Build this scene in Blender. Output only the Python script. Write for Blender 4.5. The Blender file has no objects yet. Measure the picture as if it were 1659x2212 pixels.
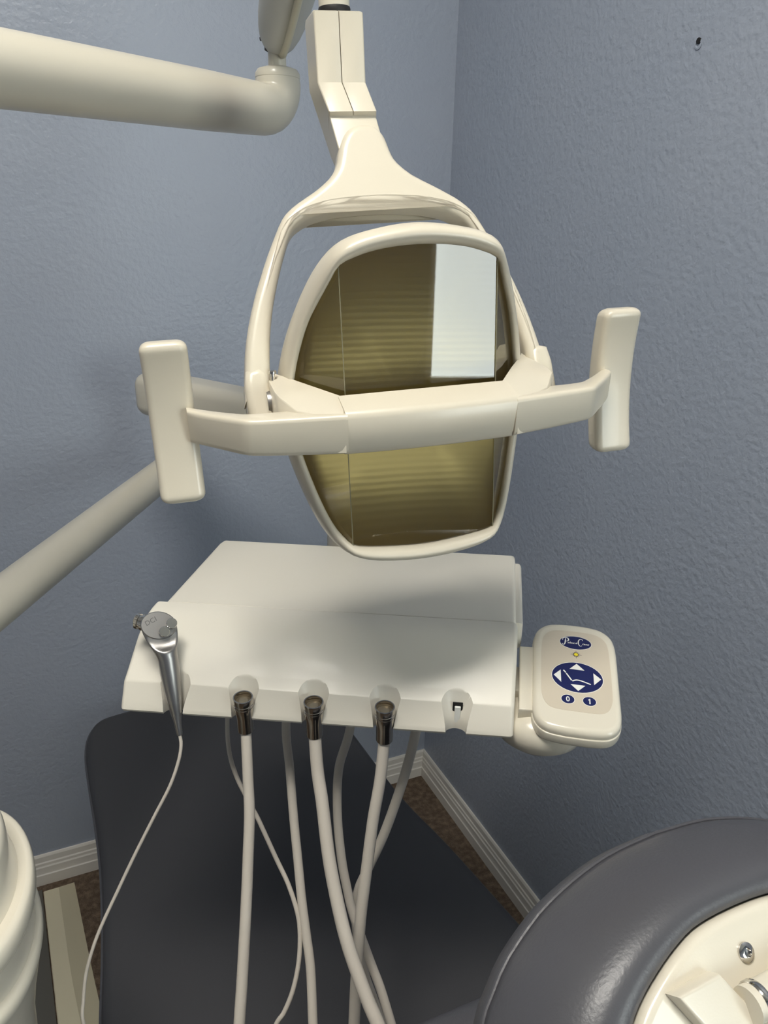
import bpy, bmesh, math, random
from mathutils import Vector, Matrix
from mathutils.geometry import tessellate_polygon

random.seed(4)
S = bpy.context.scene
COL = S.collection
V = Vector

# ------------------------------------------------------------------ camera
CAM = (-0.88898, -1.63338, 1.51716)
CAM_RIGHT = V((0.91295, -0.407581, 0.019983))
CAM_UP = V((0.126904, 0.330115, 0.935371))
cam_d = bpy.data.cameras.new('camera')
cam = bpy.data.objects.new('camera', cam_d)
COL.objects.link(cam)
cam_back = CAM_RIGHT.cross(CAM_UP)
cm = Matrix((CAM_RIGHT, CAM_UP, cam_back)).transposed().to_4x4()
cm.translation = CAM
cam.matrix_world = cm
cam_d.sensor_fit = 'VERTICAL'
cam_d.sensor_height = 36.0
cam_d.lens = 36.0 * 1661 / 2212
cam_d.clip_start = 0.01
S.camera = cam

# ------------------------------------------------------------------ world, exposure
w = bpy.data.worlds.new('world'); S.world = w
w.use_nodes = True
w.node_tree.nodes['Background'].inputs[0].default_value = (0.75, 0.85, 1.0, 1)
w.node_tree.nodes['Background'].inputs[1].default_value = 1.0
S.view_settings.view_transform = 'Standard'
S.view_settings.look = 'None'
S.view_settings.gamma = 1.0
S.view_settings.use_curve_mapping = False
S.view_settings.exposure = 0.0

# the room's lamps and daylight (the glowing surfaces themselves are built further down)
CEILING_LIGHT_STRENGTH = 32.0
CEILING_LIGHT_COLOR = (1.0, 0.96, 0.88)
WINDOW_STRENGTH = 7.5
WINDOW_COLOR = (0.92, 1.0, 0.96)

# ------------------------------------------------------------------ materials
def mat(name, color, rough=0.5, metal=0.0, bump=None, coat=0.0, spec=0.5, mottled=None, emit=None):
    """bump = (scale, strength, distance); mottled = (scale, second colour, low, high)"""
    m = bpy.data.materials.new(name); m.use_nodes = True
    nt = m.node_tree; b = nt.nodes['Principled BSDF']
    b.inputs['Base Color'].default_value = (*color, 1)
    b.inputs['Roughness'].default_value = rough
    b.inputs['Metallic'].default_value = metal
    b.inputs['Specular IOR Level'].default_value = spec
    b.inputs['Coat Weight'].default_value = coat
    b.inputs['Coat Roughness'].default_value = 0.08
    tc = nt.nodes.new('ShaderNodeTexCoord')
    if mottled:
        nz = nt.nodes.new('ShaderNodeTexNoise'); nz.inputs['Scale'].default_value = mottled[0]
        nz.inputs['Detail'].default_value = 4
        rp = nt.nodes.new('ShaderNodeValToRGB')
        rp.color_ramp.elements[0].position = mottled[2]; rp.color_ramp.elements[1].position = mottled[3]
        rp.color_ramp.elements[0].color = (*color, 1); rp.color_ramp.elements[1].color = (*mottled[1], 1)
        nt.links.new(tc.outputs['Object'], nz.inputs['Vector'])
        nt.links.new(nz.outputs['Fac'], rp.inputs['Fac'])
        nt.links.new(rp.outputs['Color'], b.inputs['Base Color'])
    if bump:
        nz = nt.nodes.new('ShaderNodeTexNoise'); nz.inputs['Scale'].default_value = bump[0]
        nz.inputs['Detail'].default_value = 3
        bp = nt.nodes.new('ShaderNodeBump'); bp.inputs['Strength'].default_value = bump[1]
        bp.inputs['Distance'].default_value = bump[2]
        nt.links.new(tc.outputs['Object'], nz.inputs['Vector'])
        nt.links.new(nz.outputs['Fac'], bp.inputs['Height'])
        nt.links.new(bp.outputs['Normal'], b.inputs['Normal'])
    if emit:
        b.inputs['Emission Color'].default_value = (*emit[0], 1)
        b.inputs['Emission Strength'].default_value = emit[1]
    return m

def srgb(r, g, b):
    f = lambda c: ((c / 255 + 0.055) / 1.055) ** 2.4 if c > 10 else c / 255 / 12.92
    return (f(r), f(g), f(b))

M = {}
M['wall'] = mat('blue_grey_wall_paint', srgb(166, 174, 188), 0.4, bump=(95, 0.55, 0.0035), mottled=(3, srgb(162, 171, 186), 0.35, 0.65))
M['ceiling'] = mat('white_ceiling_paint', srgb(225, 222, 214), 0.8, bump=(60, 0.3, 0.003))
M['trim'] = mat('white_trim_paint', srgb(232, 228, 220), 0.4)
M['carpet'] = mat('brown_carpet', srgb(96, 80, 66), 0.95, bump=(260, 1.0, 0.006), mottled=(70, srgb(140, 120, 100), 0.4, 0.75))
M['cream'] = mat('cream_gloss_plastic', srgb(226, 219, 202), 0.22, coat=0.25, bump=(700, 0.06, 0.0006))
M['cream_lamp'] = mat('cream_lamp_plastic', srgb(213, 205, 187), 0.3, coat=0.1, bump=(700, 0.05, 0.0006))
M['cream_tray'] = mat('cream_tray_plastic', srgb(226, 221, 208), 0.36, coat=0.06, bump=(600, 0.05, 0.0006))
M['cream_arm'] = mat('cream_painted_tube', srgb(206, 200, 184), 0.3, coat=0.15)
M['grey_sleeve'] = mat('grey_sleeve_plastic', srgb(190, 190, 184), 0.5)
M['cable'] = mat('beige_cable', srgb(206, 200, 178), 0.5)
M['black'] = mat('black_rubber', srgb(22, 20, 19), 0.6)
M['vinyl'] = mat('dark_grey_vinyl', srgb(80, 80, 85), 0.37, bump=(420, 0.2, 0.001), spec=0.5)
M['vinyl_seat'] = mat('charcoal_vinyl', srgb(66, 66, 69), 0.6, bump=(520, 0.15, 0.0008), spec=0.4)
M['hose'] = mat('light_grey_tubing', srgb(204, 197, 186), 0.38)
M['chrome'] = mat('chrome', (0.62, 0.6, 0.57), 0.12, 1.0)
M['steel'] = mat('brushed_steel', (0.40, 0.39, 0.38), 0.36, 1.0, bump=(900, 0.1, 0.0004))
M['dark_chrome'] = mat('dark_chrome', (0.42, 0.39, 0.35), 0.16, 1.0)
M['coupler_inside'] = mat('brass_coupler_face', (0.5, 0.42, 0.3), 0.4, 1.0)
M['face'] = mat('beige_panel_film', srgb(208, 197, 178), 0.4)
M['clear_edge'] = mat('clear_plastic_edge', srgb(140, 134, 108), 0.3)
M['navy'] = mat('navy_print', srgb(22, 30, 84), 0.35)
M['white'] = mat('white_print', srgb(238, 238, 232), 0.4)
M['yellow'] = mat('yellow_print', srgb(240, 222, 50), 0.4)
M['print_dark'] = mat('dark_print', srgb(60, 50, 36), 0.5)
M['grey_print'] = mat('grey_etching', srgb(96, 96, 94), 0.5)
M['floor_cover'] = mat('cream_floor_cover', srgb(222, 213, 184), 0.5)
M['grey_apron'] = mat('dark_grey_plastic', srgb(96, 94, 88), 0.6)
M['diffuser'] = mat('fluorescent_diffuser', (0.9, 0.9, 0.9), 0.5, emit=(CEILING_LIGHT_COLOR, CEILING_LIGHT_STRENGTH))
M['daylight_pane'] = mat('daylight_window_pane', (0.9, 0.95, 1), 0.2, emit=(WINDOW_COLOR, WINDOW_STRENGTH))

def reflector_mat():
    m = mat('gold_brown_reflector', (0.58, 0.45, 0.18), 0.5, 0.7)
    nt = m.node_tree; b = nt.nodes['Principled BSDF']
    tc = nt.nodes.new('ShaderNodeTexCoord'); wv = nt.nodes.new('ShaderNodeTexWave')
    wv.bands_direction = 'Z'; wv.inputs['Scale'].default_value = 55
    wv.inputs['Distortion'].default_value = 0.4
    bp = nt.nodes.new('ShaderNodeBump'); bp.inputs['Strength'].default_value = 0.05
    bp.inputs['Distance'].default_value = 0.003
    nt.links.new(tc.outputs['Object'], wv.inputs['Vector'])
    nt.links.new(wv.outputs['Fac'], bp.inputs['Height'])
    nt.links.new(bp.outputs['Normal'], b.inputs['Normal'])
    return m
M['reflector'] = reflector_mat()

def lens_mat():
    m = bpy.data.materials.new('clear_lens'); m.use_nodes = True
    nt = m.node_tree; nt.nodes.clear()
    out = nt.nodes.new('ShaderNodeOutputMaterial'); mix = nt.nodes.new('ShaderNodeMixShader')
    tr = nt.nodes.new('ShaderNodeBsdfTransparent'); gl = nt.nodes.new('ShaderNodeBsdfGlossy')
    fr = nt.nodes.new('ShaderNodeFresnel'); fr.inputs['IOR'].default_value = 1.85
    tr.inputs['Color'].default_value = (0.95, 0.96, 0.94, 1)
    gl.inputs['Roughness'].default_value = 0.02
    nt.links.new(fr.outputs[0], mix.inputs[0]); nt.links.new(tr.outputs[0], mix.inputs[1])
    nt.links.new(gl.outputs[0], mix.inputs[2]); nt.links.new(mix.outputs[0], out.inputs[0])
    return m
M['lens'] = lens_mat()

# ------------------------------------------------------------------ helpers
def catmull(pts, n=6, closed=False):
    P = [V(p) for p in pts]; N = len(P); out = []
    rng = range(N) if closed else range(N - 1)
    for i in rng:
        if closed:
            a, b, c, d = P[i - 1], P[i], P[(i + 1) % N], P[(i + 2) % N]
        else:
            b, c = P[i], P[i + 1]
            a = P[i - 1] if i > 0 else b + (b - c)
            d = P[i + 2] if i + 2 < N else c + (c - b)
        for k in range(n):
            t = k / n
            out.append(0.5 * ((2 * b) + (c - a) * t + (2 * a - 5 * b + 4 * c - d) * t * t + (3 * b - a - 3 * c + d) * t ** 3))
    if not closed: out.append(P[-1])
    return out

def resample(pts, n):
    P = [V(p) for p in pts]; L = [0]
    for a, b in zip(P, P[1:]): L.append(L[-1] + (b - a).length)
    out = []; j = 0
    for i in range(n):
        s = L[-1] * i / (n - 1)
        while j < len(P) - 2 and L[j + 1] < s: j += 1
        t = (s - L[j]) / max(L[j + 1] - L[j], 1e-9)
        out.append(P[j].lerp(P[j + 1], min(max(t, 0), 1)))
    return out

ORG = {}      # where each object's own origin stands in the world

class Mesh:
    """collects shapes in world coordinates, then links them as one mesh object"""
    def __init__(self): self.v = []; self.f = []; self.mi = []; self.cur = 0
    def add(self, vs, fs):
        o = len(self.v); self.v += [tuple(p) for p in vs]
        for f in fs: self.f.append([i + o for i in f]); self.mi.append(self.cur)
        return self
    def loft(self, rings, cap0=True, cap1=True, closed=True, fan=False):
        n = len(rings[0]); vs = [p for r in rings for p in r]; fs = []
        for i in range(len(rings) - 1):
            for j in range(n if closed else n - 1):
                k = (j + 1) % n
                fs.append([i * n + j, i * n + k, (i + 1) * n + k, (i + 1) * n + j])
        if cap0: fs.append(list(range(n))[::-1])
        if cap1: fs.append([(len(rings) - 1) * n + j for j in range(n)])
        return self.add(vs, fs)
    def tube(self, pts, r, seg=14, caps=True):
        P = [V(p) for p in pts]; rs = r if isinstance(r, (list, tuple)) else [r] * len(P)
        rings = []; nrm = None
        for i, p in enumerate(P):
            t = (P[min(i + 1, len(P) - 1)] - P[max(i - 1, 0)]).normalized()
            if nrm is None:
                nrm = t.orthogonal().normalized()
            nrm = (nrm - t * nrm.dot(t)).normalized(); bn = t.cross(nrm)
            rings.append([p + (nrm * math.cos(2 * math.pi * k / seg) + bn * math.sin(2 * math.pi * k / seg)) * rs[i] for k in range(seg)])
        return self.loft(rings, caps, caps)
    def lathe(self, prof, org, axis=(0, 0, 1), seg=32, caps=True):
        ax = V(axis).normalized(); a = ax.orthogonal().normalized(); b = ax.cross(a); o = V(org)
        rings = [[o + ax * z + (a * math.cos(2 * math.pi * k / seg) + b * math.sin(2 * math.pi * k / seg)) * max(r, 1e-5) for k in range(seg)] for r, z in prof]
        return self.loft(rings, caps, caps)
    def box(self, c, ex, ey, ez, size, bev=0.0, seg=3):
        """rounded box, centre c, axes ex ey ez"""
        ol = rrect(size[0], size[1], max(bev, 1e-4), seg)
        return self.pillow(ol, -size[2] / 2, size[2] / 2, bev, lambda x, y, z: V(c) + V(ex) * x + V(ey) * y + V(ez) * z, seg)
    def pillow(self, outline, z0, z1, rad, fn, seg=4, rad0=None):
        """extruded outline with rounded front (z1) and back (z0) rims; fn maps (x, y, z) to the world"""
        P = [V((p[0], p[1])) for p in outline]; n = len(P)
        area = sum(P[i].x * P[(i + 1) % n].y - P[(i + 1) % n].x * P[i].y for i in range(n))
        if area < 0: P.reverse()
        nr = []
        for i in range(n):
            a = (P[i] - P[i - 1]); b = (P[(i + 1) % n] - P[i])
            a = a.normalized() if a.length > 1e-9 else b.normalized(); b = b.normalized() if b.length > 1e-9 else a
            t = (a + b); t = t.normalized() if t.length > 1e-6 else a
            k = max(0.5, a.dot(t)); nr.append(V((-t.y, t.x)) / k)
        r0 = rad if rad0 is None else rad0
        lev = []
        if r0 > 0:
            for k in range(seg): 
                th = math.pi / 2 * k / seg; lev.append((r0 * (1 - math.sin(th)), z0 + r0 * (1 - math.cos(th))))
            lev.append((0, z0 + r0))
        else: lev.append((0, z0))
        if rad > 0:
            if z1 - rad > lev[-1][1] + 1e-6: lev.append((0, z1 - rad))
            for k in range(1, seg + 1):
                th = math.pi / 2 * k / seg; lev.append((rad * (1 - math.cos(th)), z1 - rad + rad * math.sin(th)))
        else: lev.append((0, z1))
        if rad > 0: lev.append((rad + min(rad * 0.15, 0.0008), z1))
        if r0 > 0: lev.insert(0, (r0 + min(r0 * 0.15, 0.0008), z0))
        rings = [[fn(p.x + q.x * d, p.y + q.y * d, z) for p, q in zip(P, nr)] for d, z in lev]
        tri = [list(t) for t in tessellate_polygon([[V((p.x, p.y, 0)) for p in P]])]
        o = len(self.v); self.loft(rings, False, False); k = o + (len(rings) - 1) * n
        for t in tri:
            self.f += [[o + i for i in t], [k + i for i in t]]; self.mi += [self.cur] * 2
        return self
    def build(self, name, material, parent=None, sharp=35, smooth=True, origin=None):
        me = bpy.data.meshes.new(name)
        o0 = V(origin) if origin is not None else V((0, 0, 0))
        if parent is not None: o0 = V(ORG[parent.name])
        me.from_pydata([tuple(V(p) - o0) for p in self.v], [], self.f)
        for m in (material if isinstance(material, (list, tuple)) else [material]): me.materials.append(m)
        me.polygons.foreach_set('material_index', self.mi)
        bm = bmesh.new(); bm.from_mesh(me)
        bmesh.ops.remove_doubles(bm, verts=bm.verts, dist=1e-6)
        bmesh.ops.recalc_face_normals(bm, faces=bm.faces)
        bmesh.ops.triangulate(bm, faces=[f for f in bm.faces if len(f.verts) > 4])
        bm.to_mesh(me); bm.free()
        if smooth:
            me.polygons.foreach_set('use_smooth', [True] * len(me.polygons))
            me.set_sharp_from_angle(angle=math.radians(sharp))
        o = bpy.data.objects.new(name, me); COL.objects.link(o)
        if parent is not None: o.parent = parent
        else: o.location = o0
        ORG[o.name] = tuple(o0)
        return o

def rrect(w, h, r, seg=4):
    out = []
    for cx, cy, a0 in ((w / 2 - r, h / 2 - r, 0), (-w / 2 + r, h / 2 - r, 90), (-w / 2 + r, -h / 2 + r, 180), (w / 2 - r, -h / 2 + r, 270)):
        for k in range(seg + 1):
            a = math.radians(a0 + 90 * k / seg); out.append((cx + r * math.cos(a), cy + r * math.sin(a)))
    return out

def ellipse(cx, cy, a, b, n=40):
    return [(cx + a * math.cos(2 * math.pi * k / n), cy + b * math.sin(2 * math.pi * k / n)) for k in range(n)]

def thing(name, label, cat, loc):
    o = bpy.data.objects.new(name, None); COL.objects.link(o)
    o.location = loc; o['label'] = label; o['category'] = cat; ORG[o.name] = tuple(loc)
    o.empty_display_size = 0.05
    return o

def structure(o): o['kind'] = 'structure'; return o

X, Y, Z = V((1, 0, 0)), V((0, 1, 0)), V((0, 0, 1))
# ------------------------------------------------------------------ the room
XL, YB, H = -3.2, -3.4, 2.9          # left wall, rear wall, ceiling height
XR2 = 1.5                            # the room widens behind the camera
def slab(name, lo, hi, m):
    c = [(lo[i] + hi[i]) / 2 for i in range(3)]; s = [hi[i] - lo[i] for i in range(3)]
    q = Mesh(); x, y, z = [v / 2 for v in s]
    q.add([(c[0] + a * x, c[1] + b * y, c[2] + d * z) for a in (-1, 1) for b in (-1, 1) for d in (-1, 1)],
          [(0, 1, 3, 2), (4, 6, 7, 5), (0, 4, 5, 1), (2, 3, 7, 6), (0, 2, 6, 4), (1, 5, 7, 3)])
    return structure(q.build(name, m, smooth=False, origin=(0, 0, 0)))
slab('floor', (XL, YB, -0.1), (XR2, 0.1, 0), M['carpet'])
slab('ceiling', (XL, YB, H), (XR2, 0.1, H + 0.1), M['ceiling'])
wall_l = slab('wall_left', (XL, 0, 0), (0.1, 0.1, H), M['wall'])
slab('wall_side', (XL - 0.1, YB, 0), (XL, 0.1, H), M['wall'])
slab('wall_return', (0.1, -1.9, 0), (XR2, -1.8, H), M['wall'])
slab('wall_far', (XR2, YB, 0), (XR2 + 0.1, -1.8, H), M['wall'])
# wall on the right, with a small screw hole left in it
wall_r = slab('wall_right', (0, -1.9, 0), (0.1, 0, H), M['wall'])
HOLE = V((0, -0.6948, 1.7578))
q = Mesh(); q.lathe([(0.0062, -0.0002), (0.0068, 0.0012), (0.0045, 0.0014), (0.004, -0.004)], HOLE + Z * -0.003, (-1, 0, 0), 16)
o = q.build('plug_rim', M['wall'], wall_r); 
q = Mesh(); q.lathe([(0.004, 0.0), (0.004, 0.0016), (0.002, 0.0018)], HOLE + Z * 0.001, (-1, 0, 0), 16)
o = q.build('screw_hole', M['black'], wall_r)
# rear wall with its window
WX0, WX1, WZ0, WZ1 = -0.22, 0.75, 0.92, 2.05
slab('wall_rear', (XL, YB - 0.1, 0), (WX0, YB, H), M['wall'])
slab('wall_rear', (WX1, YB - 0.1, 0), (XR2, YB, H), M['wall'])
slab('wall_rear', (WX0, YB - 0.1, 0), (WX1, YB, WZ0), M['wall'])
slab('wall_rear', (WX0, YB - 0.1, WZ1), (WX1, YB, H), M['wall'])
win = slab('window_1', (WX0, YB - 0.09, WZ0), (WX1, YB - 0.07, WZ1), M['daylight_pane'])
q = Mesh()
for lo, hi in (((WX0, WZ0), (WX1, WZ0 + 0.03)), ((WX0, WZ1 - 0.03), (WX1, WZ1)), ((WX0, WZ0), (WX0 + 0.03, WZ1)), ((WX1 - 0.03, WZ0), (WX1, WZ1))):
    q.box(((lo[0] + hi[0]) / 2, YB - 0.05, (lo[1] + hi[1]) / 2), X, Z, -Y, (hi[0] - lo[0], hi[1] - lo[1], 0.04), 0.004, 2)
q.build('window_frame', M['trim'], win)

# moulded baseboards
PROF = [(0, 0), (0.0125, 0), (0.0125, 0.029), (0.0105, 0.0315), (0.0098, 0.036), (0.0105, 0.05), (0.0085, 0.0535), (0.0082, 0.0605), (0.0062, 0.0635), (0.006, 0.078), (0.0035, 0.083), (0, 0.083)]
def baseboard(name, a, b, nrm, ma, mb):
    q = Mesh(); a, b, nrm = V(a), V(b), V(nrm); t = (b - a).normalized()
    q.loft([[a + nrm * d + Z * z + t * d * ma for d, z in PROF], [b + nrm * d + Z * z - t * d * mb for d, z in PROF]])
    return structure(q.build(name, M['trim'], sharp=20, origin=(0, 0, 0)))
baseboard('baseboard_left', (XL, -0.0005, 0), (0, -0.0005, 0), (0, -1, 0), 0, 1)
baseboard('baseboard_right', (-0.0005, 0, 0), (-0.0005, -1.9, 0), (-1, 0, 0), 1, 0)

# ------------------------------------------------------------------ ceiling lights (behind and above the camera)
def ceiling_light(x, y, lx, ly, label):
    t = thing('ceiling_light', label, 'light', (x, y, H))
    q = Mesh(); q.box((x, y, H - 0.015), X, Y, Z, (lx + 0.05, ly + 0.05, 0.03), 0.008)
    q.build('fixture_body', M['trim'], t)
    q = Mesh(); q.box((x, y, H - 0.045), X, Y, Z, (lx, ly, 0.035), 0.014)
    q.build('diffuser', M['diffuser'], t)
    return t
ceiling_light(-1.1, -1.53, 0.8, 0.4, 'white fluorescent ceiling light nearest the dental chair')


# ------------------------------------------------------------------ dental chair
chair = thing('dental_chair', 'dark grey vinyl dental chair with upright back and cream plastic back shell', 'dental chair', (-0.6, -0.75, 0))
q = Mesh(); q.pillow(rrect(0.46, 0.62, 0.1, 8), 0, 0.09, 0.02, lambda x, y, z: V((-0.6 + x, -0.85 + y, z)))
q.lathe([(0.16, 0.09), (0.14, 0.14), (0.13, 0.36)], (-0.6, -0.85, 0), Z, 32)
q.build('pedestal', M['cream_arm'], chair)
left = [(-0.866, -0.112), (-0.889, -0.15), (-0.899, -0.21), (-0.9, -0.30), (-0.898, -0.42), (-0.8985, -0.52), (-0.904, -0.62), (-0.913, -0.72), (-0.925, -0.83), (-0.93, -0.95), (-0.93, -1.12), (-0.91, -1.2)]
right = [(-0.30, -1.2), (-0.272, -1.12), (-0.296, -1.0), (-0.3066, -0.915), (-0.333, -0.713), (-0.357, -0.573), (-0.3685, -0.385), (-0.378, -0.2), (-0.395, -0.135), (-0.43, -0.105), (-0.5, -0.097), (-0.75, -0.097), (-0.82, -0.1)]
outline = catmull([(p[0], p[1], 0) for p in left + right], 4, True)
q = Mesh(); q.pillow(outline, 0.425, 0.5, 0.02, lambda x, y, z: V((x, y, z)), 5)
seat = q.build('seat', M['vinyl_seat'], chair)
# piping along the upper edge of the seat
q = Mesh(); cen = V((-0.6, -0.65, 0))
loop = [V((p.x, p.y, 0.481)) for p in outline]
q.tube(loop + loop[:1], 0.0032, 8)
q.build('seat_piping', M['vinyl'], chair)
q = Mesh(); q.pillow(rrect(0.44, 0.85, 0.08, 6), 0.36, 0.425, 0.015, lambda x, y, z: V((-0.61 + x, -0.7 + y, z)))
q.build('seat_frame', M['cream_arm'], chair)
# upright back with its tilted headrest, seen from behind
HQ = V((-0.564, -1.3628, 1.0638)); HE = math.radians(40)
HN, HT = V((0, -math.cos(HE), math.sin(HE))), V((0, math.sin(HE), math.cos(HE)))
def hp(x, t, d): return HQ + X * x + HT * t + HN * d
sil_half = [(0.0, 0.0652), (0.04, 0.0628), (0.072, 0.0562), (0.1, 0.047), (0.1175, 0.0383), (0.138, 0.0254), (0.1555, 0.0085), (0.163, 0.0), (0.175, -0.025), (0.182, -0.06), (0.18, -0.11), (0.165, -0.15), (0.13, -0.175), (0.07, -0.185), (0.0, -0.187)]
pl_half = [(0.0, 0.0255), (0.018, 0.025), (0.036, 0.0228), (0.053, 0.0168), (0.066, 0.0106), (0.08, 0.0026), (0.0926, -0.0075), (0.104, -0.024), (0.11, -0.045), (0.11, -0.08), (0.1, -0.12), (0.078, -0.14), (0.04, -0.147), (0.0, -0.148)]
def full(h, xc):
    a = catmull([(x, z, 0) for x, z in h], 4)
    return resample([V((xc + p.x, p.y, 0)) for p in a], 48) + resample([V((xc - p.x, p.y, 0)) for p in reversed(a)], 48)[1:-1]
SIL, PLT = full(sil_half, 0.033), full(pl_half, 0.025)
cS = V((0.033, -0.05, 0))
def at_d(ring, d): return [hp(p.x, p.y, d) for p in ring]
def lerp_ring(a, b, t): return [p.lerp(r_, t) for p, r_ in zip(a, b)]
def scl(ring, k): return [cS + (p - cS) * k for p in ring]
q = Mesh()
q.loft([at_d(scl(SIL, 0.5), -0.045), at_d(scl(SIL, 0.8), -0.04), at_d(scl(SIL, 0.93), -0.03), at_d(scl(SIL, 0.985), -0.015), at_d(SIL, -0.003), at_d(scl(SIL, 0.998), 0.0)])
q.build('headrest_front', M['vinyl'], chair)
q = Mesh()
S1 = scl(SIL, 0.993)
rings = [at_d(scl(SIL, 0.988), 0.0), at_d(scl(SIL, 0.992), 0.003), at_d(S1, 0.009)]
for t, d in ((0.05, 0.021), (0.13, 0.035), (0.25, 0.049), (0.4, 0.060), (0.56, 0.068), (0.72, 0.0715), (0.87, 0.0715), (0.96, 0.069), (1.0, 0.066)):
    rings.append(at_d(lerp_ring(S1, PLT, t), d))
rings.append(at_d(PLT, 0.055))
q.loft(rings)
q.build('headrest_back', M['vinyl'], chair, sharp=60)
q = Mesh(); l_ = at_d(scl(SIL, 0.997), 0.0012)
q.tube(l_ + l_[:1], 0.0016, 8)
q.build('seam_piping', M['vinyl'], chair)
q = Mesh(); q.pillow([(p.x, p.y) for p in scl(PLT, 0.99)], 0.05, 0.0735, 0.005, hp)
shell = q.build('back_shell', M['cream'], chair)
q = Mesh(); q.lathe([(0.0056, 0), (0.0056, 0.0014), (0.0045, 0.0022), (0.0026, 0.0023), (0.0023, 0.0006), (0.0003, 0.0005)], hp(0.0167, 0.0031, 0.0735), HN, 24)
q.build('bolt', M['chrome'], shell)
q = Mesh(); q.pillow([(-0.0462, 0.0019), (-0.0142, 0.0033), (-0.0076, -0.0075), (0.006, -0.0292), (0.0135, -0.0431), (0.0135, -0.07), (-0.02, -0.07), (-0.0246, -0.0342), (-0.0368, -0.0144)], 0.0725, 0.085, 0.0018, hp)
q.build('headrest_bracket', M['cream'], chair)
q = Mesh(); q.tube([hp(-0.004, -0.0165, 0.086), hp(0.106, -0.0145, 0.086)], 0.0105, 28)
q.build('release_knob', M['cream'], chair)
q = Mesh(); q.lathe([(0.0108, 0), (0.0115, 0.001), (0.0115, 0.004), (0.0108, 0.005)], hp(0.0005, -0.0164, 0.086), hp(0.11, 0.002, 0.0) - hp(0, 0, 0), 28)
q.build('knob_ring', M['chrome'], chair)
q = Mesh(); q.pillow(rrect(0.5, 0.44, 0.12, 8), 0, 0.1, 0.035, lambda x, y, z: V((-0.58 + x, -1.21 - z, 0.65 + y)))
q.build('backrest', M['vinyl'], chair)
q = Mesh(); q.tube([(-0.54, -1.27, 0.80), (-0.54, -1.31, 0.92), hp(0.02, -0.06, -0.03)], [0.02, 0.02, 0.018], 20)
q.build('headrest_bar', M['steel'], chair)

# ------------------------------------------------------------------ floor cover and moulded unit on the left
fc = thing('floor_cover', 'long cream plastic floor cover running from the baseboard beside the chair', 'floor cover', (-1.0, -0.4, 0))
q = Mesh(); NR = 14; rings = []
for k in range(NR):
    y = -0.034 - 0.9 * k / (NR - 1); f = max(0.0, (-y - 0.22)) ; g = 0.16 * f * f
    xl, xr, xb = -1.0355 + 0.045 * (-y), -1.0005 + 0.05 * (-y) + g, -0.968 + 0.075 * (-y) + g * 0.4
    yt = y - 0.03 + 0.012 * (-y)
    rings.append([V((xl, y, 0.0)), V((xl + 0.002, yt, 0.027)), V((xl + 0.004, yt, 0.029)), V((xr, yt, 0.029)), V((xr + 0.002, yt, 0.0275)), V((xb, y, 0.002)), V((xb, y, 0.0))])
q.loft(rings); q.build('cover_strip', M['floor_cover'], fc, sharp=25)
q = Mesh(); q.pillow([(-1.037, -0.03), (-0.995, -0.93), (-1.2, -0.93), (-1.2, -0.03)], 0, 0.004, 0.001, lambda x, y, z: V((x, y, z)))
q.build('floor_plate', M['grey_apron'], fc)

unit = thing('side_unit', 'rounded cream plastic unit with a stacked grooved rim at the left edge', 'dental unit', (-1.01, -1.01, 0))
def oval_ring(k, z, dy=0.0):
    return [V((-1.01 + 0.0605 * k * math.cos(2 * math.pi * j / 64), -1.008 + dy + 0.107 * k * math.sin(2 * math.pi * j / 64), z)) for j in range(64)]
q = Mesh(); q.loft([oval_ring(0.9, 0.895), oval_ring(0.9, 0.93), oval_ring(0.92, 0.934), oval_ring(0.975, 0.938), oval_ring(1.0, 0.944), oval_ring(1.0, 0.951), oval_ring(0.985, 0.957), oval_ring(0.95, 0.9605), oval_ring(0.88, 0.9605), oval_ring(0.8, 0.959), oval_ring(0.6, 0.96)])
q.build('upper_rim', M['cream'], unit, sharp=60)
q = Mesh(); q.loft([oval_ring(0.8, 0.955), oval_ring(0.76, 0.963), oval_ring(0.72, 0.98), oval_ring(0.70, 1.0), oval_ring(0.675, 1.007), oval_ring(0.62, 1.0105), oval_ring(0.3, 1.012)])
q.build('top_cover', M['cream'], unit, sharp=60)
q = Mesh(); q.loft([oval_ring(0.5, 0.56), oval_ring(0.55, 0.60), oval_ring(0.58, 0.70), oval_ring(0.65, 0.79), oval_ring(0.76, 0.83), oval_ring(0.87, 0.86), oval_ring(0.95, 0.882), oval_ring(0.99, 0.89), oval_ring(0.98, 0.897), oval_ring(0.94, 0.901), oval_ring(0.88, 0.902)])
q.build('lower_body', M['cream'], unit, sharp=60)
q = Mesh(); q.lathe([(0.11, 0.0), (0.11, 0.02), (0.04, 0.04), (0.035, 0.57)], V((-1.01, -1.01, 0)), Z, 40)
q.build('column', M['cream_arm'], unit)

# ------------------------------------------------------------------ support arms
arm = thing('lamp_support_arm', 'thick cream tube arm with upright elbow joint and grey sleeve at upper left', 'arm', (-1.32, -1.19, 0))
A, E = V((-1.32, -1.19, 1.609)), V((-0.578, -0.612, 1.641))
d = (E - A).normalized()
pts = [A + d * t for t in (0, 0.2, 0.4, 0.6, 0.8)] + [E - d * 0.05, E - d * 0.03]
bend = [E - d * 0.03 * (1 - math.sin(a)) + Z * 0.03 * (1 - math.cos(a)) for a in [math.pi / 2 * k / 8 for k in range(1, 9)]]
up = [E + Z * h for h in (0.036,)]
P = pts + bend + up
rad = [0.0298] * 5 + [0.0288, 0.0282] + [0.0278] * 8 + [0.0268]
q = Mesh(); q.tube(P, rad, 40)
q.build('tube', M['cream_arm'], arm)
q = Mesh(); q.lathe([(0.0255, 0.0345), (0.0272, 0.0365), (0.027, 0.041), (0.024, 0.0455), (0.016, 0.048), (0.0112, 0.049)], E, Z, 40)
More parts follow.
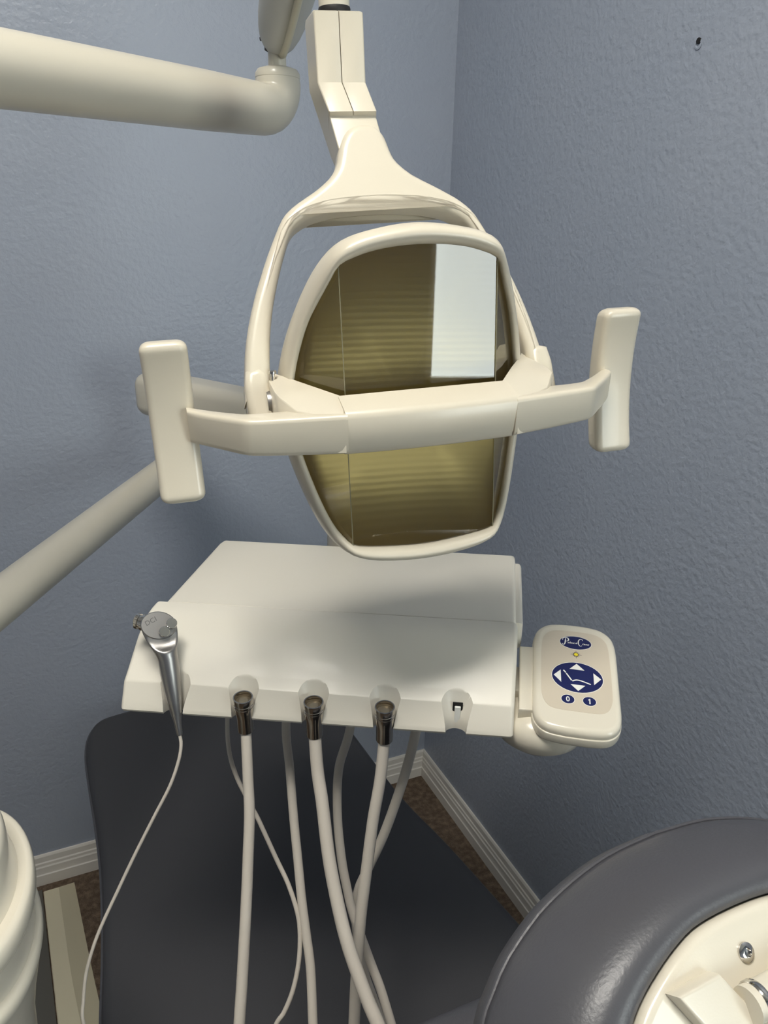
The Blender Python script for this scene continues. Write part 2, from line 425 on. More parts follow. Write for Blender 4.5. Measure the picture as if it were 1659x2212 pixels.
q.build('elbow_cap', M['cream_arm'], arm)
q = Mesh(); q.lathe([(0.0108, 0.048), (0.0108, 0.078)], E, Z, 28)
q.build('pivot_pin', M['cream_arm'], arm)
q = Mesh(); q.lathe([(0.012, 0.0645), (0.0148, 0.066), (0.0148, 0.0705), (0.012, 0.074)], E, Z, 28)
q.build('pin_bush', M['black'], arm)
SA, SB = E + V((0.001, -0.001, 0.078)), V((-0.613, -0.9, 1.845))
sd = (SB - SA).normalized()
q = Mesh(); q.tube([SA + sd * t for t in (-0.008, -0.004, 0.006, 0.02, 0.04, 0.08, 0.15, 0.2, (SB - SA).length)], [0.0125, 0.0185, 0.0225, 0.0255, 0.028, 0.030, 0.0305, 0.0305, 0.0305], 32)
sleeve = q.build('spring_sleeve', M['grey_sleeve'], arm)
side = sd.cross(Z).normalized()
low = side.cross(sd).normalized()
if low.z > 0: low = -low
pts = [E + V((-0.004, -0.0125, 0.07))] + [SA + sd * t + low * r_ - side * 0.003 for t, r_ in ((0.004, 0.0215), (0.02, 0.0265), (0.045, 0.0305), (0.09, 0.033), (0.2, 0.033), (0.28, 0.033))]
q = Mesh(); q.tube(catmull(pts, 5), 0.0042, 12)
q.build('sleeve_cable', M['cable'], arm)
for k in (-1, 1):
    q = Mesh(); q.lathe([(0.0022, 0), (0.0022, 0.0012)], SA + sd * 0.003 + side * (0.0205 * k) + low * 0.004, side * k + low * 0.3, 10)
    q.build('clip_slot', M['black'], arm)
post = thing('equipment_post', 'cream floor post that carries the two tube arms', 'post', (A.x, A.y, 0))
q = Mesh(); q.lathe([(0.045, 0.02), (0.045, 1.56), (0.038, 1.572), (0.02, 1.576)], A + Z * -A.z, Z, 40)
q.build('upright', M['cream_arm'], post)
q = Mesh(); q.lathe([(0.16, 0.0), (0.16, 0.015), (0.15, 0.02), (0.045, 0.04)], A + Z * -A.z, Z, 40)
q.build('base', M['cream_arm'], post)
q = Mesh(); q.lathe([(0.03, 1.55), (0.0365, 1.575), (0.0365, 1.64), (0.03, 1.65)], A + Z * -A.z, Z, 40)
q.build('arm_socket', M['cream_arm'], arm)

darm = thing('tray_support_arm', 'slim cream jointed tube arm rising to an elbow behind the left grip handle', 'arm', (-1.28, -1.15, 1.05))
T0, T1 = V((-1.245, -1.166, 1.082)), V((-0.7, -0.253, 1.083))
d = (T1 - T0).normalized()
q = Mesh(); q.tube([T0, T0.lerp(T1, .3), T0.lerp(T1, .6), T1], 0.0275, 36)
q.build('lower_tube', M['cream_arm'], darm)
J = V((-0.684, -0.236, 0))
q = Mesh(); q.lathe([(0.02, 1.046), (0.028, 1.05), (0.0285, 1.055), (0.0285, 1.125), (0.026, 1.13), (0.0235, 1.132), (0.0235, 1.2)], J, Z, 36)
q.build('pivot_post', M['cream_arm'], darm)
B0, B1 = V((-0.7167, -0.2149, 0)), V((-0.5927, -0.4302, 0))
bd = (B1 - B0).normalized(); bs = V((bd.y, -bd.x, 0))      # along the beam, toward its right side
BE = V((-0.46, -0.66, 0)); L = (BE - B0).length
q = Mesh(); prof = rrect(0.07, 0.076, 0.02, 6)
c0 = B0 + bs * -0.008
rings = []
for t, k in ((0.0, 0.84), (0.003, 0.92), (0.01, 0.98), (0.022, 1.0), (0.2, 0.98), (0.35, 0.95), (L - 0.01, 0.92), (L, 0.8)):
    rings.append([c0 + bd * t + bs * (p[0] * k) + Z * (1.222 + p[1] * k) for p in prof])
q.loft(rings); q.build('upper_beam', M['cream_arm'], darm)
q = Mesh(); PD = c0 + bd * (L - 0.06)
q.lathe([(0.03, 1.205), (0.03, 1.02), (0.026, 1.01)], V((PD.x, PD.y, 0)), Z, 32)
q.build('drop_post', M['cream_arm'], darm)

# ------------------------------------------------------------------ dental lamp
LO = V((-0.59788, -1.03843, 1.37245))
LR, LN, LU = V((0.986193, -0.155921, 0.055794)), V((-0.156164, -0.987731, 0.0)), V((-0.055109, 0.008713, 0.998442))
def lw(r, n, u): return LO + LR * r + LN * n + LU * u
lamp = thing('dental_lamp', 'cream dental operatory lamp with yoke, clear faceted lens and two grip handles', 'lamp', LO)

# yoke: a sloping plate with a neck and two legs
AL = 0.07 / 0.138; SLU = V((0, -AL, 1)).normalized(); SLN = V((0, 1, AL)).normalized()
def yw(r, s, d):
    p = V((0, 0, 0.02)) + SLU * s + SLN * d
    return lw(r + p.x, p.y, p.z)
YO = [(-0.1398, -0.0104), (-0.1385, 0.002), (-0.134, 0.033), (-0.1282, 0.0564), (-0.1201, 0.0798), (-0.1127, 0.0975), (-0.1044, 0.1161), (-0.0947, 0.1353), (-0.0874, 0.1482), (-0.0809, 0.1554), (-0.0715, 0.1625), (-0.056, 0.1721), (-0.0451, 0.1802), (-0.0374, 0.188), (-0.0322, 0.1977), (-0.0287, 0.2104), (-0.0256, 0.2177), (-0.0222, 0.2237), (-0.0163, 0.2296), (-0.0057, 0.233), (0.0047, 0.232), (0.0112, 0.2271), (0.0152, 0.2197), (0.017, 0.2123), (0.0192, 0.204), (0.0232, 0.1965), (0.0348, 0.1854), (0.0526, 0.1748), (0.0718, 0.1629), (0.0815, 0.1547), (0.0889, 0.1456), (0.0971, 0.1278), (0.1067, 0.1054), (0.1154, 0.0822), (0.1224, 0.0578), (0.128, 0.0327), (0.1312, 0.01), (0.1305, -0.014)]
YI = [(-0.1165, 0.0039), (-0.1146, 0.0236), (-0.111, 0.0471), (-0.1055, 0.0708), (-0.0979, 0.0946), (-0.091, 0.1134), (-0.0845, 0.1291), (-0.0803, 0.1363), (-0.0743, 0.1423), (-0.0625, 0.1489), (-0.0486, 0.1529), (-0.0335, 0.1553), (-0.0083, 0.157)]
YI = [p for p in YI if p[0] < -0.02]
YI_full = YI + [(0.0, 0.1570)] + [(-r, s) for r, s in reversed(YI)]
yo = [V((a, b, 0)) for a, b in YO]
yo = catmull(yo, 2)
ring = [(p.x, p.y) for p in yo] + [(p.x, p.y) for p in catmull([(a, b, 0) for a, b in reversed(YI_full)], 4)]
q = Mesh(); q.pillow(ring, -0.026, 0.0, 0.0072, yw, 6, rad0=0.0068)
# feet of the yoke, where it meets the hinges
for s in (-1, 1):
    q.pillow([(s * 0.1385, -0.03), (s * 0.1385, 0.004), (s * 0.136, 0.0175), (s * 0.124, 0.0205), (s * 0.1185, 0.015), (s * 0.1165, -0.03)], -0.027, 0.001, 0.006, yw, 3)
q.build('yoke', M['cream_lamp'], lamp, sharp=75)
# post: lower neck block and two-part cover
def side_prism(q, prof, r0, r1, shift, bev, bev0=None):
    """prof: (n, u, shift of r) points of the side view"""
    pts = [(p[0], p[1]) for p in prof]
    q.pillow(pts, r0, r1, bev, lambda n_, u_, r_: lw(r_ + shift(u_), n_, u_), 3, rad0=bev0)
shf = lambda u: -0.0175 + 0.006 * min(max((0.2608 - u) / 0.0245, 0), 2.6)
off = lambda s, dd: (SLU * s + SLN * dd)
def spt(s, dd): p = V((0, 0, 0.02)) + off(s, dd); return (p.y, p.z)
sK = (0.2608 - 0.02) / SLU.z; sC = (0.236 - 0.02) / SLU.z
for a, b, r_a, r_b in ((-0.0222, -0.0003, 0.0022, 0.0004), (0.0003, 0.0218, 0.0004, 0.0022)):
    q = Mesh()
    f0 = spt(sK, 0.0); f1 = spt(sC, 0.001); b1 = spt(sC - 0.026, -0.047); b0 = (f0[0] - 0.045, f0[1] - 0.002)
    side_prism(q, [(f0[0], 0.3148), f0, f1, spt(sC - 0.004, -0.02), b1, spt(sC - 0.012, -0.0535), b0, (b0[0], 0.312), (b0[0] + 0.004, 0.3165), (f0[0] - 0.006, 0.3165)], a, b, shf, r_b, r_a)
    q.build('cover_half', M['cream_lamp'], lamp, sharp=25)
q = Mesh()
side_prism(q, [spt(sC + 0.004, -0.004), spt(sC - 0.075, -0.004), spt(sC - 0.075, -0.032), spt(sC + 0.004, -0.04)], -0.0215, 0.0212, shf, 0.002)
q.build('neck_block', M['cream_lamp'], lamp, sharp=30)
pc = (-0.0165, spt(sK, 0)[0] - 0.022)
q = Mesh(); q.lathe([(0.0139, 0.316), (0.0143, 0.3185), (0.0143, 0.3205), (0.0138, 0.322)], lw(pc[0], pc[1], 0), LU, 32)
q.build('pole_collar', M['black'], lamp)
q = Mesh(); q.lathe([(0.0137, 0.31), (0.0137, 0.425), (0.03, 0.435), (0.034, 0.44), (0.034, 0.50), (0.03, 0.505)], lw(pc[0], pc[1], 0), LU, 32)
q.build('pole', M['cream_arm'], lamp)

# lamp head: rim, rear shell, reflector and lens
C50, S50 = math.cos(math.radians(50)), math.sin(math.radians(50))
RC, NC = 0.064, 0.045
f_in = [(0.0, 0.118), (0.0097, 0.105), (0.0208, 0.091), (0.0341, 0.0729), (0.0463, 0.0465), (0.0537, 0.023), (0.0562, 0.0032), (0.0555, -0.0208), (0.0495, -0.0384), (0.0389, -0.0638), (0.0278, -0.0851), (0.0165, -0.1004), (0.0, -0.1125)]
f_out = [(0.001, 0.133), (0.0185, 0.1183), (0.0298, 0.1046), (0.0396, 0.0904), (0.0573, 0.0606), (0.0679, 0.0334), (0.0721, 0.0193), (0.0736, -0.0028), (0.0716, -0.0229), (0.0664, -0.0406), (0.0533, -0.0709), (0.039, -0.096), (0.0237, -0.1145), (0.001, -0.1225)]
t_in = [(0.064, 0.118), (0.037, 0.1265), (0.0, 0.1297), (-0.037, 0.1265), (-0.064, 0.118)]
t_out = [(0.066, 0.1335), (0.045, 0.1395), (0.0, 0.1458), (-0.045, 0.1395), (-0.066, 0.1335)]
b_in = [(-0.064, -0.1125), (-0.04, -0.1165), (0.0, -0.1195), (0.04, -0.1165), (0.064, -0.1125)]
b_out = [(-0.066, -0.1225), (-0.043, -0.1295), (0.0, -0.1335), (0.043, -0.1295), (0.066, -0.1225)]
def facet(pts, s, n):
    c = resample(catmull([(a, b, 0) for a, b in pts], 4), n)
    return [V((s * (RC + p.x * C50), NC - p.x * S50, p.y)) for p in c]
def flat(pts, n):
    c = resample(catmull([(a, b, 0) for a, b in pts], 4), n)
    return [V((p.x, NC, p.y)) for p in c]
NS, NT = 40, 22
def loop(fc_, t, b):
    Lf = facet(fc_, -1, NS); Rf = facet(fc_, 1, NS)
    return Lf[:-1] + flat(b, NT)[:-1] + list(reversed(Rf))[:-1] + flat(t, NT)[:-1]
LI, LOUT = loop(f_in, t_in, b_in), loop(f_out, t_out, b_out)
def sm(ring, k=3):
    for _ in range(k):
        ring = [(ring[i - 1] + ring[i] * 2 + ring[(i + 1) % len(ring)]) / 4 for i in range(len(ring))]
    return ring
LOUT = sm(LOUT, 6); LI = sm(LI, 1)
def mixr(t, dn, kout=1.0):
    return [lw(*((a.lerp(b, t)) + V((0, dn, 0)))) for a, b in zip(LI, LOUT)]
def sc3(ring, k, dn): return [lw(p.x * k, p.y * 1.0 + dn, p.z * k) for p in ring]
q = Mesh()
rr = [mixr(0.0, -0.010), mixr(0.0, -0.002), mixr(0.03, 0.0005), mixr(0.16, 0.0035), mixr(0.32, 0.0058), mixr(0.5, 0.0066), mixr(0.68, 0.0056), mixr(0.83, 0.003), mixr(0.94, -0.001), mixr(0.99, -0.006), mixr(1.0, -0.012), sc3(LOUT, 0.985, -0.02), sc3(LOUT, 0.95, -0.024), sc3(LI, 1.0, -0.024)]
q.loft(rr + [rr[0]], False, False)
q.build('lens_frame', M['cream_lamp'], lamp, sharp=60)
q = Mesh()
def flatn(ring, k, n_): return [lw(p.x * k, n_, p.z * k) for p in ring]
q.loft([sc3(LOUT, 0.965, -0.022), sc3(LOUT, 0.94, -0.034), [lw(p.x * 0.86, p.y * 0.5 - 0.03, p.z * 0.86) for p in LOUT], [lw(p.x * 0.7, p.y * 0.2 - 0.045, p.z * 0.7) for p in LOUT], flatn(LOUT, 0.45, -0.05), flatn(LOUT, 0.2, -0.053)], False, True)
q.build('rear_shell', M['cream_lamp'], lamp, sharp=60)
q = Mesh()
q.loft([sc3(LI, 1.0, -0.005), [lw(p.x * 0.97, p.y * 0.75 - 0.006, p.z * 0.96) for p in LI], [lw(p.x * 0.86, p.y * 0.45 - 0.006, p.z * 0.86) for p in LI], [lw(p.x * 0.68, p.y * 0.2 - 0.008, p.z * 0.7) for p in LI], [lw(p.x * 0.45, p.y * 0.05 - 0.008, p.z * 0.5) for p in LI], flatn(LI, 0.2, -0.012), flatn(LI, 0.05, -0.013)], False, True)
q.build('reflector', M['reflector'], lamp, sharp=60)
q = Mesh()
LL = [p + V((0, -0.003, 0)) for p in loop(f_in, t_in, b_in)]
n1 = NS - 1; n2 = n1 + NT - 1; n3 = n2 + NS - 1
back = [p + V((0, -0.0016, 0)) for p in LL]
for src in (LL,):
    o_ = len(q.v)
    q.add([lw(*p) for p in src], [list(range(0, n1 + 1)), [0] + list(range(n1, n2 + 1)) + list(range(n3, len(src))), list(range(n2, n3 + 1))])
lens = q.build('lens', M['lens'], lamp, smooth=False)
q = Mesh()
for s in (-1, 1): q.tube([lw(s * RC, NC - 0.0022, 0.117), lw(s * RC, NC - 0.0022, 0.02), lw(s * RC, NC - 0.0022, -0.03), lw(s * RC, NC - 0.0022, -0.112)], 0.00042, 8)
q.build('lens_crease', M['clear_edge'], lens)

# bar in front of the lens: centre cover and two arms that carry the grips
q = Mesh(); rings = []
for k in range(17):
    r_ = -0.071 + 0.142 * k / 16; bow = 0.004 * (1 - (r_ / 0.071) ** 2)
    e = 0.0012
    rings.append([lw(r_, 0.0495, 0.0192 + e), lw(r_, 0.0715 + bow, 0.0125 + e), lw(r_, 0.074 + bow, 0.0108 + e), lw(r_, 0.075 + bow + e, 0.0078), lw(r_, 0.0695 + bow + e, -0.0165), lw(r_, 0.0675 + bow, -0.0205 - e), lw(r_, 0.064 + bow, -0.022 - e), lw(r_, 0.0495, -0.021 - e)])
q.loft(rings); q.build('bar_cover', M['cream_lamp'], lamp, sharp=50)
def bar_arm(s):
    q = Mesh()
    # section follows the arm: n of front, n of back, top, bottom
    st = [(0.0695, 0.0745, 0.047, 0.0115, -0.0215), (0.085, 0.0722, 0.044, 0.0115, -0.021), (0.1, 0.07, 0.042, 0.0115, -0.0205), (0.118, 0.0672, 0.0405, 0.0115, -0.0197), (0.132, 0.065, 0.04, 0.0115, -0.019), (0.1415, 0.0635, 0.039, 0.0117, -0.0183), (0.1455, 0.0618, 0.0375, 0.0117, -0.018), (0.15, 0.0575, 0.034, 0.0117, -0.0178), (0.158, 0.049, 0.027, 0.0117, -0.0172), (0.166, 0.0405, 0.0195, 0.0117, -0.0165), (0.174, 0.0315, 0.0115, 0.0118, -0.016), (0.181, 0.0235, 0.005, 0.0122, -0.0155), (0.187, 0.016, 0.0, 0.0125, -0.0155)]
    rings = []
    for r_, nf, nb, ut, ub in st:
        w_, h_ = (nf - nb), (ut - ub)
        rings.append([lw(s * r_, (nf + nb) / 2 + p[0] + 0.15 * p[1], (ut + ub) / 2 + p[1]) for p in rrect(w_, h_, 0.0042, 3)])
    q.loft(rings)
    # hub between the arm and the hinge
    top = [(0.1185, -0.014, 0.026), (0.1185, 0.03, 0.0235), (0.1165, 0.042, 0.0215), (0.105, 0.056, 0.0135), (0.09, 0.066, 0.0115), (0.0715, 0.073, 0.0115), (0.066, 0.05, 0.0192), (0.088, 0.02, 0.0245), (0.105, 0.0, 0.029), (0.112, -0.012, 0.030)]
    q.loft([[lw(s * a, b, -0.0195) for a, b, c in top], [lw(s * a, b, c - 0.0012) for a, b, c in top], [lw(s * (0.095 + (a - 0.095) * 0.97), 0.03 + (b - 0.03) * 0.97, c) for a, b, c in top]])
    a_ = q.build('bar_arm', M['cream_lamp'], lamp, sharp=40)
    g = Mesh(); rings = []
    for k in range(41):
        t = math.sin(math.pi / 2 * (-1 + 2 * k / 40)); u_ = 0.066 * t
        e = 1.0
        edge = 0.066 * (1 - abs(t))
        if edge < 0.007: e = math.sqrt(max(0.0, 1 - ((0.007 - edge) / 0.007) ** 2))
        bow = 0.009 * t * t - 0.003
        w_ = 0.0365 - 0.014 * (1 - e); h_ = 0.021 - 0.013 * (1 - e)
        rings.append([lw(s * 0.1985 + p[0], bow + p[1], u_) for p in rrect(w_, h_, min(0.006, h_ * 0.42), 4)])
    g.loft(rings); g.build('grip_handle', M['cream_lamp'], a_, sharp=60)
for s in (-1, 1): bar_arm(s)
for s in (-1, 1):
    q = Mesh(); q.tube([lw(s * 0.117, -0.001, 0.008), lw(s * 0.1215, -0.001, 0.008)], 0.0105, 24)
    q.build('hinge_pin', M['steel'], lamp)
q = Mesh(); q.lathe([(0.0018, -0.012), (0.0018, 0.0022), (0.0032, 0.0024), (0.0032, 0.0042), (0.0022, 0.005)], lw(-0.1145, -0.004, 0.0295), LU, 16)
q.build('thumb_screw', M['chrome'], lamp)
# ------------------------------------------------------------------ delivery tray
TO = V((-0.84807, -0.88083, 0))
TA = math.radians(-29.1)
TU, TV = V((math.cos(TA), math.sin(TA), 0)), V((-math.sin(TA), math.cos(TA), 0))
def tw(a, b, z): return TO + TU * a + TV * b + Z * z
def tws(a, b, z): return tw(a + 0.066 * max(b, 0), b, z)
tray = thing('delivery_tray', 'cream dental delivery tray with handpiece notches along its front lip', 'instrument tray', tw(0.2, 0.14, 1.06))

front = [(0.0925, 1.1016), (0.08, 1.1014), (0.068, 1.0998), (0.054, 1.0945), (0.04, 1.0853), (0.025, 1.0735), (0.012, 1.0627), (0.002, 1.0553), (0.0004, 1.0542), (-0.0005, 1.0528), (-0.003, 1.0483), (-0.0085, 1.0385), (-0.0125, 1.0312), (-0.0138, 1.0275), (-0.0125, 1.0248), (-0.009, 1.0238), (0.01, 1.0225), (0.03, 1.03), (0.05, 1.05), (0.0925, 1.058)]
q = Mesh(); q.pillow(front, 0.0, 0.4145, 0.0045, lambda b, z, a: tws(a, b, z), 4)
body = q.build('tray_body', M['cream_tray'], tray, sharp=24)
NOTCH = [0.0575, 0.1312, 0.2058, 0.2808, 0.3555]
q = Mesh()
for a in NOTCH:
    q.lathe([(0.032, 1.0835), (0.0228, 1.0595), (0.0196, 1.0535), (0.0155, 1.0455), (0.0125, 1.0385), (0.0112, 1.033), (0.0108, 1.027), (0.0108, 1.0)], tw(a, -0.011, 0), Z, 64)
cut1 = q.build('cut_a', M['cream_tray'])
q = Mesh()
for a in NOTCH: q.pillow([(a - 0.0104, -0.011), (a + 0.0104, -0.011), (a + 0.0104, -0.06), (a - 0.0104, -0.06)], 1.0, 1.12, 0, lambda x, y, z: tw(x, y, z))
cut2 = q.build('cut_b', M['cream_tray'])
q = Mesh()
for a in NOTCH: q.lathe([(0.0106, 1.12), (0.0106, 1.0)], tw(a, -0.0075, 0), Z, 40)
for cutter in (cut1, cut2):
    md = body.modifiers.new('notch', 'BOOLEAN'); md.operation = 'DIFFERENCE'; md.object = cutter; md.solver = 'EXACT'
bv = body.modifiers.new('soft', 'BEVEL'); bv.width = 0.001; bv.segments = 2; bv.limit_method = 'ANGLE'; bv.angle_limit = math.radians(38)
wn = body.modifiers.new('normals', 'WEIGHTED_NORMAL'); wn.keep_sharp = True; wn.weight = 80
dg = bpy.context.evaluated_depsgraph_get(); dg.update()
nm = bpy.data.meshes.new_from_object(body.evaluated_get(dg))
body.modifiers.clear(); body.data = nm
for c in (cut1, cut2): bpy.data.objects.remove(c)

q = Mesh()
q.pillow([(0.0960, 1.0950), (0.0966, 1.0974), (0.0982, 1.0992), (0.275, 1.0995), (0.288, 1.0975), (0.2945, 1.0915), (0.2955, 1.084), (0.292, 1.07), (0.282, 1.062), (0.0960, 1.058)], 0.0085, 0.4132, 0.0055, lambda b, z, a: tws(a, b, z), 4)
q.build('rear_cover', M['cream_tray'], tray, sharp=30)
q = Mesh(); q.pillow([(0.105, 1.0945), (0.262, 1.0955), (0.274, 1.0925), (0.279, 1.084), (0.275, 1.072), (0.262, 1.065), (0.105, 1.062)], 0.40, 0.4212, 0.0045, lambda b, z, a: tws(a, b, z), 4)
q.build('end_cap', M['cream_tray'], tray)
q = Mesh(); q.pillow(rrect(0.32, 0.18, 0.04, 6), 0, 0.025, 0.008, lambda x, y, z: tws(0.205 + x, 0.17 + y, 1.04 + z))
q.build('under_housing', M['cream_arm'], tray)
# small white lever inside the empty notch
q = Mesh(); q.box(tw(0.3565, 0.0015, 1.0385), TU, TV, Z, (0.0062, 0.003, 0.021), 0.0006, 1)
q.build('notch_lever', M['white'], tray)
q = Mesh(); q.box(tw(0.3565, 0.0032, 1.0415), TU, TV, Z, (0.0105, 0.001, 0.023), 0.0003, 1)
q.build('notch_slot', M['black'], tray)

# control panel on the right
SP = 0.035 / 0.15
PC = tw(0.482, 0.049, 1.0661)
def tray_dir(a, b): return (TU * a + TV * b + Z * (b * SP))
E1 = tray_dir(0.9962, -0.0872); E2 = tray_dir(0.0872, 0.9962); E3 = E1.cross(E2).normalized()
def pw(p, q_, z): return PC + E1 * p + E2 * q_ + E3 * z
pad_out = catmull([(x, y, 0) for x, y in [(0.0462, 0.03), (0.0455, 0.052), (0.0415, 0.0665), (0.0305, 0.0768), (0.015, 0.0805), (0, 0.081), (-0.015, 0.0805), (-0.0305, 0.0768), (-0.0415, 0.0665), (-0.0455, 0.052), (-0.0462, 0.03), (-0.0458, -0.02), (-0.0452, -0.052), (-0.041, -0.066), (-0.031, -0.0745), (-0.015, -0.0772), (0, -0.0775), (0.015, -0.0772), (0.031, -0.0745), (0.041, -0.066), (0.0452, -0.052), (0.0458, -0.02)]], 5, True)
pad_out = [(p.x, p.y) for p in pad_out]
q = Mesh(); q.pillow([(a * 0.985, b * 0.985) for a, b in pad_out], -0.009, 0.001, 0.0065, pw, 6, rad0=0.0005)
q.pillow(pad_out, -0.022, -0.0088, 0.0012, pw, 3, rad0=0.004)
panel = q.build('control_panel', M['cream'], tray, sharp=40)
face = catmull([(x, y, 0) for x, y in [(0.0368, 0.02), (0.0362, 0.042), (0.0335, 0.0545), (0.025, 0.0632), (0.012, 0.0655), (0, 0.0658), (-0.012, 0.0655), (-0.025, 0.0632), (-0.0335, 0.0545), (-0.0362, 0.042), (-0.0368, 0.02), (-0.0366, -0.02), (-0.0355, -0.0345), (-0.031, -0.0455), (-0.022, -0.0505), (0, -0.0512), (0.022, -0.0505), (0.031, -0.0455), (0.0355, -0.0345), (0.0366, -0.02)]], 4, True)
def sticker(name, outline, z, m, h=0.00025):
    q = Mesh(); q.pillow([(p[0], p[1]) for p in outline], z, z + h, 0, pw)
    return q.build(name, m, panel, smooth=False)
Z0 = 0.001
sticker('panel_film', face, Z0 - 0.0002, M['face'], 0.0005)
Z1 = Z0 + 0.0003
def oval(name, cx, cy, a, b, ringw=0.0007):
    sticker(name + '_rim', ellipse(cx, cy, a + ringw, b + ringw), Z1, M['white'], 0.0001)
    sticker(name, ellipse(cx, cy, a, b), Z1, M['navy'], 0.0002)
oval('logo_oval', 0.0009, 0.0477, 0.0172, 0.0101, 0.0005)
oval('direction_oval', 0.0012, -0.0044, 0.0266, 0.0213, 0.0006)
oval('number_button', -0.0094, -0.0364, 0.0066, 0.0058, 0.0005)
oval('number_button', 0.0125, -0.0359, 0.0066, 0.0058, 0.0005)
Z2 = Z1 + 0.0002
for tri in ([(0.001, 0.0152), (-0.0067, 0.0065), (0.009, 0.0065)], [(-0.0162, 0.0037), (-0.0158, -0.0139), (-0.0236, -0.0047)], [(0.0182, 0.0042), (0.026, -0.0034), (0.0183, -0.0126)], [(-0.0063, -0.0153), (0.0015, -0.0237), (0.0091, -0.0153)]):
    sticker('arrow', tri, Z2, M['white'], 0.0002)
def stroke(q, pts, wd, z, n=4):
    """flat ribbon; wd one width or one per point"""
    P = catmull([(a, b, 0) for a, b in pts], n) if len(pts) > 2 else [V((a, b, 0)) for a, b in pts]
    m_ = len(P); ws = wd if isinstance(wd, (list, tuple)) else [wd] * 2
    l, r_ = [], []
    for i, p in enumerate(P):
        t = (P[min(i + 1, m_ - 1)] - P[max(i - 1, 0)]).normalized(); nn_ = V((-t.y, t.x, 0))
        f = i / (m_ - 1) * (len(ws) - 1); k = min(int(f), len(ws) - 2); w_ = ws[k] + (ws[k + 1] - ws[k]) * (f - k)
        l.append(p + nn_ * w_ / 2); r_.append(p - nn_ * w_ / 2)
    for zz in (z,):
        o_ = [pw(a.x, a.y, zz) for a in l] + [pw(a.x, a.y, zz) for a in r_]
        q.add(o_, [[i, i + 1, m_ + i + 1, m_ + i] for i in range(m_ - 1)])
ZS = Z2 + 0.00012
q = Mesh()
for seg_ in ([(-0.0132, 0.0038), (-0.0108, 0.0004)], [(-0.0104, -0.0004), (-0.005, -0.0098)], [(-0.0043, -0.0106), (0.0, -0.0086), (0.0045, -0.0089), (0.0095, -0.0105), (0.0148, -0.0124)]):
    stroke(q, seg_, 0.0015, ZS)
q.build('chair_symbol', M['white'], panel, smooth=False)
q = Mesh()
for k in range(12):
    a = math.pi * 2 * k / 12; L_ = 0.0062 if k % 3 == 0 else 0.0044
    c, s = math.cos(a), math.sin(a)
    stroke(q, [(0.0009 + 0.0026 * c, 0.0294 + 0.0026 * s), (0.0009 + L_ * c, 0.0294 + L_ * s)], (0.0009, 0.0002), Z1 + 0.0001)
q.build('sun_rays', M['print_dark'], panel, smooth=False)
sticker('sun_rim', ellipse(0.0009, 0.0294, 0.0027, 0.0027, 24), Z1, M['print_dark'], 0.0002)
sticker('sun_disc', ellipse(0.0009, 0.0294, 0.0022, 0.0022, 24), Z1, M['yellow'], 0.0003)
# lettering
def text_mesh(txt, size, fn, shear=0.0, spacing=1.0, bold=0.0):
    cu = bpy.data.curves.new('t', 'FONT'); cu.body = txt; cu.size = size; cu.shear = shear; cu.space_character = spacing; cu.offset = bold
    cu.align_x = 'CENTER'; cu.align_y = 'CENTER'
    ob = bpy.data.objects.new('t', cu); COL.objects.link(ob)
    dg_ = bpy.context.evaluated_depsgraph_get(); dg_.update()
    me = bpy.data.meshes.new_from_object(ob.evaluated_get(dg_))
    q = Mesh(); q.add([fn(v.co.x, v.co.y) for v in me.vertices], [list(p.vertices) for p in me.polygons])
    bpy.data.objects.remove(ob); bpy.data.curves.remove(cu); bpy.data.meshes.remove(me)
    return q
q = Mesh(); stroke(q, ellipse(-0.0094, -0.0363, 0.0014, 0.0029, 20) + ellipse(-0.0094, -0.0363, 0.0014, 0.0029, 20)[:2], 0.0011, ZS, 2)
q.build('digit', M['white'], panel, smooth=False)
q = Mesh(); stroke(q, [(0.0128, -0.0396), (0.0128, -0.0326)], 0.0012, ZS); stroke(q, [(0.0129, -0.0330), (0.0112, -0.0346)], 0.0009, ZS)
q.build('digit', M['white'], panel, smooth=False)
# script lettering of the logo: big initials drawn as pen strokes, small letters slanted
q = Mesh(); LX, LY, LK = 0.0009, 0.0477, 1.0
def pen(pts, wd): stroke(q, [(LX + a, LY + b) for a, b in pts], wd, ZS, 6)
pen([(-0.0108, 0.0058), (-0.0112, 0.002), (-0.0117, -0.002), (-0.0128, -0.0045), (-0.0144, -0.0042), (-0.014, -0.003)], (0.0005, 0.0013, 0.0013, 0.0009, 0.0006, 0.0006))
pen([(-0.0142, 0.0022), (-0.0138, 0.0052), (-0.0112, 0.0066), (-0.0084, 0.0058), (-0.0077, 0.0032), (-0.0092, 0.0012), (-0.0106, 0.0012)], (0.0005, 0.0008, 0.0009, 0.0012, 0.0014, 0.0009, 0.0005))
pen([(0.0076, 0.0042), (0.0074, 0.006), (0.0055, 0.0064), (0.0037, 0.0046), (0.0030, 0.001), (0.0036, -0.003), (0.0053, -0.0046), (0.0069, -0.0034)], (0.0007, 0.0007, 0.0008, 0.0011, 0.0013, 0.0010, 0.0007, 0.0005))
for txt, cx_, sz in (('elton', -0.0049, 0.0043), ('&', 0.0007, 0.0033), ('rane', 0.0106, 0.0045)):
    g = text_mesh(txt, sz, lambda x, y: pw(LX + cx_ + x, LY - 0.0008 + y, ZS), shear=0.35, spacing=0.95, bold=0.00004)
    q.add(g.v, g.f)
q.build('logo_lettering', M['white'], panel, smooth=False)

q = Mesh(); q.pillow([(-0.0602, 0.0395), (-0.044, 0.0405), (-0.044, -0.0515), (-0.0585, -0.0525)], -0.02, -0.005, 0.002, pw, 3)
q.build('panel_bracket', M['cream'], tray)
